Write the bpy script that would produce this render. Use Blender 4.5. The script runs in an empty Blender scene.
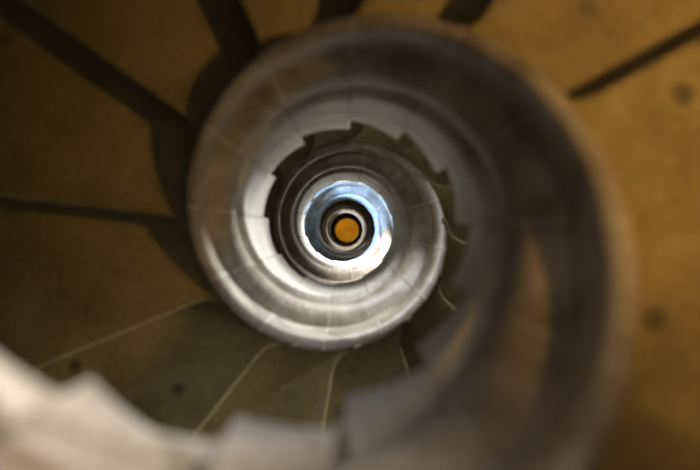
import bpy, bmesh, math, random
from math import sin, cos, pi, radians, degrees, tau
from mathutils import Vector

C = bpy.context.scene
col = C.collection
rnd = random.Random(7)

# ------------------------------------------------------------------ geometry of the stair
F_PX = 960.0                 # focal length in pixels of the 700 px wide frame
FR = 384.0                   # F_PX * R0
R0 = 0.40                    # radius of the open well at the top (outer edge of the rail)
AL, BE, GA = 0.00338, 0.000888, 0.0000214
CAM_Z = 16.53                # lens height above the entrance floor
STEP = radians(29.0)
T_FIRST = radians(28.5)
K0, K1 = -14, 85              # first and last step; flight extended above the lens to shade the treads
RISE = FR * BE * STEP
R_WALL = 1.24

def depth(t):                # distance of the rail top below the lens
    return FR * (AL + BE * t)
def zt(t):
    return CAM_Z - depth(t)
def rad(t):                  # the well narrows gently towards the bottom
    u = min(max(t, 0.0), 19.0)
    a = AL + BE * u
    return R0 * a / (a + GA * u * u)
def tk(k):
    return T_FIRST + STEP * k

# ------------------------------------------------------------------ materials
def nodes(m):
    m.use_nodes = True
    nt = m.node_tree
    nt.nodes.clear()
    out = nt.nodes.new('ShaderNodeOutputMaterial')
    b = nt.nodes.new('ShaderNodeBsdfPrincipled')
    nt.links.new(b.outputs[0], out.inputs[0])
    return nt, b

def stone(name, c1, c2, scale=9.0, rough=0.75, bump=0.25, spots=0.0, spec=0.3, stains=False):
    m = bpy.data.materials.new(name)
    nt, b = nodes(m)
    N, L = nt.nodes.new, nt.links.new
    tc = N('ShaderNodeTexCoord')
    geo = N('ShaderNodeNewGeometry')
    n1 = N('ShaderNodeTexNoise'); n1.inputs['Scale'].default_value = scale
    n1.inputs['Detail'].default_value = 6; n1.inputs['Roughness'].default_value = 0.62
    L(geo.outputs['Position'], n1.inputs['Vector'])
    r = N('ShaderNodeValToRGB')
    r.color_ramp.elements[0].position = 0.34; r.color_ramp.elements[0].color = (*c1, 1)
    r.color_ramp.elements[1].position = 0.66; r.color_ramp.elements[1].color = (*c2, 1)
    L(n1.outputs['Fac'], r.inputs['Fac'])
    colr = r.outputs['Color']
    # fine grain
    n2 = N('ShaderNodeTexNoise'); n2.inputs['Scale'].default_value = scale * 14
    n2.inputs['Detail'].default_value = 3
    L(geo.outputs['Position'], n2.inputs['Vector'])
    mr = N('ShaderNodeMapRange'); mr.inputs['From Min'].default_value = 0.3; mr.inputs['From Max'].default_value = 0.7
    mr.inputs['To Min'].default_value = 0.82; mr.inputs['To Max'].default_value = 1.14
    L(n2.outputs['Fac'], mr.inputs['Value'])
    mx = N('ShaderNodeMix'); mx.data_type = 'RGBA'; mx.blend_type = 'MULTIPLY'; mx.inputs[0].default_value = 1
    L(colr, mx.inputs[6]); L(mr.outputs[0], mx.inputs[7])
    colr = mx.outputs[2]
    if spots:
        v = N('ShaderNodeTexVoronoi'); v.inputs['Scale'].default_value = 5.5
        L(geo.outputs['Position'], v.inputs['Vector'])
        m2 = N('ShaderNodeMapRange'); m2.inputs['From Min'].default_value = 0.05; m2.inputs['From Max'].default_value = 0.13
        m2.inputs['To Min'].default_value = 1 - spots; m2.inputs['To Max'].default_value = 1
        L(v.outputs['Distance'], m2.inputs['Value'])
        mx = N('ShaderNodeMix'); mx.data_type = 'RGBA'; mx.blend_type = 'MULTIPLY'; mx.inputs[0].default_value = 1
        L(colr, mx.inputs[6]); L(m2.outputs[0], mx.inputs[7])
        colr = mx.outputs[2]
    if stains:                # single round stains whose place is stored on the step
        for nm in ('stain_a', 'stain_b'):
            at = N('ShaderNodeAttribute'); at.attribute_type = 'OBJECT'; at.attribute_name = nm
            ds = N('ShaderNodeVectorMath'); ds.operation = 'DISTANCE'
            L(geo.outputs['Position'], ds.inputs[0]); L(at.outputs['Vector'], ds.inputs[1])
            m3 = N('ShaderNodeMapRange'); m3.inputs['From Min'].default_value = 0.012; m3.inputs['From Max'].default_value = 0.024
            m3.inputs['To Min'].default_value = 0.4; m3.inputs['To Max'].default_value = 1
            L(ds.outputs['Value'], m3.inputs['Value'])
            mx = N('ShaderNodeMix'); mx.data_type = 'RGBA'; mx.blend_type = 'MULTIPLY'; mx.inputs[0].default_value = 1
            L(colr, mx.inputs[6]); L(m3.outputs[0], mx.inputs[7])
            colr = mx.outputs[2]
    L(colr, b.inputs['Base Color'])
    b.inputs['Roughness'].default_value = rough
    b.inputs['Specular IOR Level'].default_value = spec
    bp = N('ShaderNodeBump'); bp.inputs['Strength'].default_value = bump; bp.inputs['Distance'].default_value = 0.012
    L(n1.outputs['Fac'], bp.inputs['Height']); L(bp.outputs[0], b.inputs['Normal'])
    return m

def plain(name, c, rough=0.5, metal=0.0, emit=None, es=0.0):
    m = bpy.data.materials.new(name)
    nt, b = nodes(m)
    b.inputs['Base Color'].default_value = (*c, 1)
    b.inputs['Roughness'].default_value = rough
    b.inputs['Metallic'].default_value = metal
    if emit:
        b.inputs['Emission Color'].default_value = (*emit, 1)
        b.inputs['Emission Strength'].default_value = es
    return m

M_RAIL = stone('handrail_stone', (0.20, 0.155, 0.10), (0.47, 0.40, 0.315), 7.0, 0.50, 0.25, spec=0.4)
M_BAND = stone('pale_band_stone', (0.48, 0.43, 0.35), (0.76, 0.71, 0.61), 6.0, 0.5, 0.2, spec=0.4)
M_MORTAR = stone('mortar', (0.38, 0.33, 0.27), (0.56, 0.50, 0.42), 20.0, 0.8, 0.2)
M_TREAD = stone('tread_stone', (0.19, 0.14, 0.060), (0.31, 0.235, 0.105), 5.0, 0.7, 0.3, spots=0.3, stains=True)
M_RISER = stone('riser_stone', (0.42, 0.37, 0.28), (0.60, 0.54, 0.43), 9.0, 0.75, 0.3)
M_WALL = stone('wall_stone', (0.10, 0.085, 0.065), (0.17, 0.145, 0.11), 3.0, 0.85, 0.4)
M_FLOOR = stone('floor_terracotta', (0.55, 0.27, 0.07), (0.75, 0.42, 0.12), 6.0, 0.6, 0.2)
M_BRASS = plain('brass', (0.55, 0.38, 0.15), 0.35, 1.0)
M_BULB = plain('lit_bulb', (1, 0.8, 0.5), 0.4, 0.0, (1.0, 0.62, 0.25), 6.0)

# ------------------------------------------------------------------ helpers
def link_mesh(name, bm, mat, parent=None, smooth=None):
    me = bpy.data.meshes.new(name)
    bmesh.ops.recalc_face_normals(bm, faces=bm.faces)
    bm.to_mesh(me); bm.free()
    me.materials.append(mat)
    if smooth:
        me.shade_smooth()
        me.set_sharp_from_angle(angle=radians(smooth))
    o = bpy.data.objects.new(name, me)
    col.objects.link(o)
    if parent:
        o.parent = parent
        o.matrix_parent_inverse = parent.matrix_world.inverted()
    return o

def empty(name, loc):
    o = bpy.data.objects.new(name, None)
    o.empty_display_size = 0.1
    o.location = loc
    col.objects.link(o)
    o.matrix_world.translation = loc
    return o

def tag(o, label, cat, group=None, kind=None):
    if label: o['label'] = label
    if cat: o['category'] = cat
    if group: o['group'] = group
    if kind: o['kind'] = kind
    return o

def child(name, bm, mat, parent, smooth=None):
    # meshes are made in world coordinates, then moved into the parent's frame
    o = link_mesh(name, bm, mat, None, smooth)
    o.data.transform(__import__('mathutils').Matrix.Translation(-Vector(parent['_at'])))
    o.parent = parent
    return o

# ------------------------------------------------------------------ handrail with the moulded profile
PROFILE = [(0.000, 0.070), (0.000, 0.026), (0.004, 0.010), (0.010, 0.002), (0.018, 0.000), (0.027, 0.001),
           (0.034, 0.006), (0.039, 0.018), (0.042, 0.044), (0.044, 0.090), (0.048, 0.126), (0.054, 0.142),
           (0.064, 0.146), (0.080, 0.150), (0.098, 0.164), (0.111, 0.190), (0.118, 0.224), (0.117, 0.256),
           (0.110, 0.278), (0.105, 0.290), (0.108, 0.298), (0.126, 0.304), (0.138, 0.316), (0.141, 0.336)]

def uneven(t):               # the carving is deeper on one side of the well
    return 1 + 0.20 * cos(t + radians(45))

def band(t):                 # the plain band under the mouldings grows below the first turn
    u = min(max((t + 0.4) / 3.6, 0.0), 1.0)
    v = min(max((-0.4 - t) / 2.2, 0.0), 1.0)
    return 0.09 + 0.50 * u ** 0.75 - 0.19 * v

NM = len(PROFILE) - 4         # the plain band starts at this profile point

def ring(t, zbot, grow=0.0, part='all'):
    R = rad(t); s_ = R / R0 * uneven(t); z0 = zt(t); pts = []
    for i, (s, d) in enumerate(PROFILE):
        r = R - s * s_
        if grow:
            a = PROFILE[max(i - 1, 0)]; b = PROFILE[min(i + 1, len(PROFILE) - 1)]
            tx, ty = b[0] - a[0], b[1] - a[1]
            l = math.hypot(tx, ty) or 1
            r -= grow * ty / l; dz = -grow * tx / l
        else:
            dz = 0
        pts.append((r, z0 - d - dz))
    ri = R - 0.141 * s_ - grow
    if part == 'moulding':
        pts = pts[:NM] + [(R - 0.004, pts[NM - 1][1]), (R - 0.004, z0 - 0.10)]
    elif part == 'band':
        pts = pts[NM - 1:] + [(ri, zbot), (R - 0.004, zbot), (R - 0.004, pts[NM - 1][1])]
    else:
        pts += [(ri, zbot), (R - 0.004, zbot), (R - 0.004, z0 - 0.10)]
    return [Vector((r * cos(t), r * sin(t), z)) for r, z in pts]

def sweep(t0, t1, n, zbot, grow=0.0, part='all'):
    bm = bmesh.new(); rings = []
    for i in range(n + 1):
        rings.append([bm.verts.new(p) for p in ring(t0 + (t1 - t0) * i / n, zbot, grow, part)])
    m = len(rings[0])
    for i in range(n):
        for j in range(m):
            bm.faces.new((rings[i][j], rings[i][(j + 1) % m], rings[i + 1][(j + 1) % m], rings[i + 1][j]))
    bm.faces.new(rings[0]); bm.faces.new(list(reversed(rings[-1])))
    return bm

def step_top(k):             # tread of step k lies between tk(k) and tk(k+1)
    return zt(tk(k + 1)) - 0.085
def step_bottom(k):
    return max(step_top(k) - RISE - 0.075, 0.001)

rail = empty('handrail', (0, 0, 0)); rail['_at'] = (0, 0, 0)
tag(rail, 'thick moulded pale stone handrail coiling down around the open well of the stair', 'handrail')
for k in range(K0, K1 + 1):
    t0, t1 = tk(k), tk(k + 1)
    g = 0.0016 / rad(t0)
    zb = max(step_bottom(k) - band(t0 + STEP / 2), 0.001)
    sec = child('rail_section', sweep(t0 + g * .5, t1 - g * .5, 10, zb, 0, 'moulding'), M_RAIL, rail, 40)
    sec.parent = rail
    bd = link_mesh('plain_band', sweep(t0 + g * .5, t1 - g * .5, 10, zb, 0, 'band'), M_BAND, None, 40)
    bd.parent = sec
    w = 0.004 / rad(t0)
    j = link_mesh('mortar_joint', sweep(t1 - w, t1 + w, 2, zb + 0.01, 0.0018), M_MORTAR, None, 40)
    j.parent = sec

# ------------------------------------------------------------------ steps
def t_off(t):                 # the nosing line misses the axis by this much
    return -0.028 + 0.058 * min(max((t - 1.8) / 1.6, 0.0), 1.0)
def nosing(t, R, over=0.0, n_fil=6, fil=0.075):
    """plan outline of a step's front edge from the rail to the wall, as xy points; it flares downhill where it meets the rail"""
    e = Vector((cos(t), sin(t))); n = Vector((-sin(t), cos(t)))
    base = n * (t_off(t) + over)
    pts = []
    r0 = R - 0.012
    for i in range(n_fil + 1):
        a = (pi / 2) * i / n_fil
        # quarter round: tangent to the rail at the start, tangent to the nosing at the end
        r = r0 + fil * (1 - cos(a)); d = fil * (1 - sin(a))
        p = e * r + base + n * d
        if i == 0:
            p = p.normalized() * (R - 0.012)
        pts.append(p)
    for r in (R + 0.12, R + 0.3, R + 0.5, R_WALL - 0.004):
        pts.append(e * r + base)
    return pts

def prism(poly, z0, z1, bev=0.0):
    bm = bmesh.new()
    top = [bm.verts.new((p.x, p.y, z1)) for p in poly]
    bot = [bm.verts.new((p.x, p.y, z0)) for p in poly]
    n = len(poly)
    ft = bm.faces.new(top); bm.faces.new(list(reversed(bot)))
    for i in range(n):
        bm.faces.new((top[i], bot[i], bot[(i + 1) % n], top[(i + 1) % n]))
    if bev:
        bmesh.ops.recalc_face_normals(bm, faces=bm.faces)
        es = [e for e in ft.edges]
        bmesh.ops.bevel(bm, geom=es, offset=bev, segments=3, affect='EDGES', profile=0.5)
    return bm

def step_outline(k, over, back):
    ta, tb = tk(k), tk(k + 1)
    Ra, Rb = rad(ta), rad(tb)
    front = nosing(tb, Rb, over)
    rear = nosing(ta, Ra, -back, fil=0.075)
    n = 6
    a0 = math.atan2(front[-1].y, front[-1].x); a1 = math.atan2(rear[-1].y, rear[-1].x)
    while a1 > a0: a1 -= tau
    while a0 - a1 > pi: a1 += tau
    outer = [Vector((cos(a0 + (a1 - a0) * i / n), sin(a0 + (a1 - a0) * i / n))) * (R_WALL - 0.004) for i in range(1, n)]
    b0 = math.atan2(rear[0].y, rear[0].x); b1 = math.atan2(front[0].y, front[0].x)
    while b1 < b0: b1 += tau
    inner = [Vector((cos(b0 + (b1 - b0) * i / n), sin(b0 + (b1 - b0) * i / n))) * (Ra - 0.012) for i in range(1, n)]
    return front + outer + list(reversed(rear)) + inner

STEP_LABEL = {
    -3: 'orange lit stone step filling the bottom right corner outside the top handrail',
    -2: 'orange lit stone step with a large dark round stain',
    -1: 'bright ochre step with a small dark spot, touching the large-stained step',
    0: 'ochre stone step between two straight dark shadows in the top right corner',
    1: 'brownish ochre stone step at the top edge between two short dark shadows',
    2: 'ochre stone step at the top edge just left of the middle, beside the handrail crest',
    3: 'dim brown stone step at the top left, under a broad black shadow',
    4: 'very dark brown stone step just below the broad black shadow on the left',
    5: 'dark stone step at the left edge, ending below in a pale lit nosing',
    6: 'olive grey stone step with two small black spots, between two pale nosings',
    7: 'olive grey unspotted stone step next below the step with two black spots',
    8: 'olive stone step directly under the lowest point of the bright handrail turn',
    9: 'half hidden grey stone step, next below the step under the bright turn',
    10: 'small grey wedge of step at the lower right of the bright handrail turn',
    11: 'dim brown step end right of the second handrail turn, level with the shaft centre',
    12: 'dark stone step at the upper right of the second handrail turn, inside the stepped edge',
    13: 'dark stone step above the second handrail turn, just right of its top',
    14: 'dark stone step above the second handrail turn, just left of its top',
}
L_DEEP = 'dim stone step deep down the shaft, hidden behind lower turns of the handrail'
L_HIGH = 'unseen stone step of the upper flight'  # topmost ones added to block light from above
def on_step(px, py, k):      # where a photographed stain lies on the tread
    d = CAM_Z - step_top(k)
    return (0.0344 * R0 + (px - 348.5) * d / F_PX, -0.0471 * R0 + (232.2 - py) * d / F_PX, step_top(k))
STAINS = {6: [on_step(75, 366, 6), on_step(178, 389, 6)], -2: [on_step(655, 320, -2)], -1: [on_step(683, 94, -1)]}
for k in range(K0, K1 + 1):
    zt_ = step_top(k)
    tm = (tk(k) + tk(k + 1)) / 2
    at = (0.8 * cos(tm), 0.8 * sin(tm), step_bottom(k))
    st = empty('stone_step', at); st['_at'] = at
    if k in STEP_LABEL: tag(st, STEP_LABEL[k], 'step', 'stone steps of the spiral stair')
    elif k < 0: tag(st, L_HIGH, 'step', 'hidden steps of the top flight')
    else: tag(st, L_DEEP, 'step', 'deep steps of the spiral stair')
    tr = child('tread', prism(step_outline(k, 0.012, 0.02), zt_ - 0.045, zt_, 0.010), M_TREAD, st, 35)
    for nm, p in zip(('stain_a', 'stain_b'), STAINS.get(k, [])):
        tr[nm] = p
    for nm in ('stain_a', 'stain_b'):
        if nm not in tr: tr[nm] = (0.0, 0.0, -50.0)
    child('riser_block', prism(step_outline(k, 0.0, 0.02), step_bottom(k), zt_ - 0.045), M_RISER, st, 35)
for o in list(col.objects):
    if '_at' in o: del o['_at']

# ------------------------------------------------------------------ the tower around it
Z_TOP = CAM_Z + 2.9
WINDOWS = [(radians(58), CAM_Z - 3.45, 0.45, 0.56), (radians(188), CAM_Z - 5.9, 0.40, 0.9),
           (radians(62), CAM_Z - 5.6, 0.35, 0.6), (radians(36), CAM_Z - 0.25, 0.40, 0.5),
           (radians(60), CAM_Z - 8.6, 0.35, 0.8), (radians(200), CAM_Z - 10.6, 0.35, 0.8),
           (radians(320), CAM_Z - 2.60, 0.30, 0.7), (radians(92), CAM_Z - 1.2, 0.25, 0.5)]
bm = bmesh.new()
NA = 120
zs = sorted(set([-0.2, Z_TOP] + [z for w in WINDOWS for z in (w[1] - w[3] / 2, w[1] + w[3] / 2)]))
def is_hole(a, z):
    for wa, wz, ww, wh in WINDOWS:
        d = (a - wa + pi) % tau - pi
        if abs(d) < ww / 2 / R_WALL and abs(z - wz) < wh / 2: return True
    return False
RO = R_WALL + 0.30
cells = {}
for i in range(NA):
    for j in range(len(zs) - 1):
        cells[i, j] = not is_hole((i + .5) * tau / NA, (zs[j] + zs[j + 1]) / 2)
vv = {}
def V(i, j, r):
    i %= NA
    if (i, j, r) not in vv:
        a = i * tau / NA
        vv[i, j, r] = bm.verts.new((r * cos(a), r * sin(a), zs[j]))
    return vv[i, j, r]
for (i, j), solid in cells.items():
    if not solid: continue
    bm.faces.new((V(i, j, R_WALL), V(i + 1, j, R_WALL), V(i + 1, j + 1, R_WALL), V(i, j + 1, R_WALL)))
    bm.faces.new((V(i, j, RO), V(i, j + 1, RO), V(i + 1, j + 1, RO), V(i + 1, j, RO)))
    for (di, dj, q) in ((-1, 0, ((i, j), (i, j + 1))), (1, 0, ((i + 1, j), (i + 1, j + 1))), (0, -1, ((i, j), (i + 1, j))), (0, 1, ((i, j + 1), (i + 1, j + 1)))):
        nb = ((i + di) % NA, j + dj)
        if not cells.get(nb, False):
            (a, b), (c, d) = q
            bm.faces.new((V(a, b, R_WALL), V(a, b, RO), V(c, d, RO), V(c, d, R_WALL)))
tag(link_mesh('wall_tower', bm, M_WALL, None, 30), 'round stone wall of the stair tower enclosing the steps', 'wall', kind='structure')

def disc(r, z0, z1, n=64):
    return prism([Vector((r * cos(i * tau / n), r * sin(i * tau / n))) for i in range(n)], z0, z1)
tag(link_mesh('floor', disc(RO, -0.2, 0.0), M_FLOOR), 'orange lit floor at the very bottom of the shaft', 'floor', kind='structure')
tag(link_mesh('ceiling', disc(RO, Z_TOP, Z_TOP + 0.2), M_WALL), 'stone ceiling over the stair tower', 'ceiling', kind='structure')

# ------------------------------------------------------------------ lights
def area(name, w, power, colr, tilt=0.0, spread=180.0, turn=0.0):
    # daylight in the window opening; tilt, spread and turn chosen to spare treads and other turns
    wa, wz, ww, wh = w
    l = bpy.data.lights.new(name, 'AREA'); l.shape = 'RECTANGLE'; l.size = ww; l.size_y = wh
    l.energy = power; l.color = colr; l.spread = radians(spread)
    o = bpy.data.objects.new(name, l); col.objects.link(o)
    r = R_WALL + 0.05
    o.location = (r * cos(wa), r * sin(wa), wz)
    tl = radians(tilt); wa += radians(turn)
    o.rotation_euler = Vector((-cos(wa) * cos(tl), -sin(wa) * cos(tl), sin(tl))).to_track_quat('-Z', 'Y').to_euler()
    return o
area('unseen_window_light', WINDOWS[0], 21, (0.90, 0.96, 1.0), 38, 85)
area('unseen_window_light', WINDOWS[1], 48, (0.26, 0.50, 1.0), -8, 130)
area('unseen_window_light', WINDOWS[2], 46, (0.94, 0.97, 1.0), -22, 95)
area('unseen_window_light', WINDOWS[3], 15, (1.0, 0.90, 0.83), 8, 78)  # unseen window added to brighten the near handrail
area('unseen_window_light', WINDOWS[4], 50, (1.0, 0.97, 0.9))
area('unseen_window_light', WINDOWS[5], 30, (0.9, 0.95, 1.0))
area('unseen_window_light', WINDOWS[6], 3.2, (0.94, 0.98, 1.0), 0, 62, 40)  # unseen window added and turned to brighten the risers
area('unseen_window_light', WINDOWS[7], 1.0, (0.70, 0.80, 1.0), 0, 50, -18)  # unseen cool window added to tint the underside of the near rail

def lamp(a, z, power, colr, r=R_WALL - 0.12, size=0.05):
    l = bpy.data.lights.new('unseen_lamp_glow', 'POINT'); l.energy = power; l.color = colr; l.shadow_soft_size = size
    o = bpy.data.objects.new('unseen_lamp_glow', l); col.objects.link(o)
    o.location = (r * cos(a), r * sin(a), z)
    return o
# warm wall lamp over the right-hand steps, its cone narrowed to dim the rest
l = bpy.data.lights.new('unseen_lamp_glow', 'SPOT'); l.energy = 88; l.color = (1.0, 0.60, 0.18); l.shadow_soft_size = 0.05
l.spot_size = radians(79); l.spot_blend = 1.0
o = bpy.data.objects.new('unseen_lamp_glow', l); col.objects.link(o)
o.location = (1.12 * cos(radians(15)), 1.12 * sin(radians(15)), CAM_Z - 0.12)
o.rotation_euler = Vector((-0.14, 0.0, -1)).to_track_quat('-Z', 'Y').to_euler()
lamp(radians(50), CAM_Z + 2.6, 5, (1.0, 0.88, 0.78), 0.3, 0.15)  # unseen fill light added to shine down the well
lamp(radians(110), 0.75, 26, (1.0, 0.74, 0.12), 0.9)

w = bpy.data.worlds.new('sky'); C.world = w
w.use_nodes = True
bg = w.node_tree.nodes['Background']; bg.inputs[0].default_value = (0.6, 0.75, 1, 1); bg.inputs[1].default_value = 0.6

# ------------------------------------------------------------------ camera
cam = bpy.data.cameras.new('camera'); co = bpy.data.objects.new('camera', cam); col.objects.link(co)
cam.sensor_width = 36; cam.lens = F_PX * 36 / 700
co.location = (0.0344 * R0, -0.0471 * R0, CAM_Z)
co.rotation_euler = (0, 0, 0)
cam.shift_x = (350 - 348.5) / 700; cam.shift_y = (232.2 - 235) / 700
cam.clip_start = 0.02; cam.clip_end = 60
cam.dof.use_dof = True; cam.dof.focus_distance = 6.3; cam.dof.aperture_fstop = 1.9
C.camera = co
C.view_settings.view_transform = 'Standard'; C.view_settings.look = 'None'
C.view_settings.exposure = 0.0; C.view_settings.gamma = 1.0; C.view_settings.use_curve_mapping = False
C.cycles.max_bounces = 8
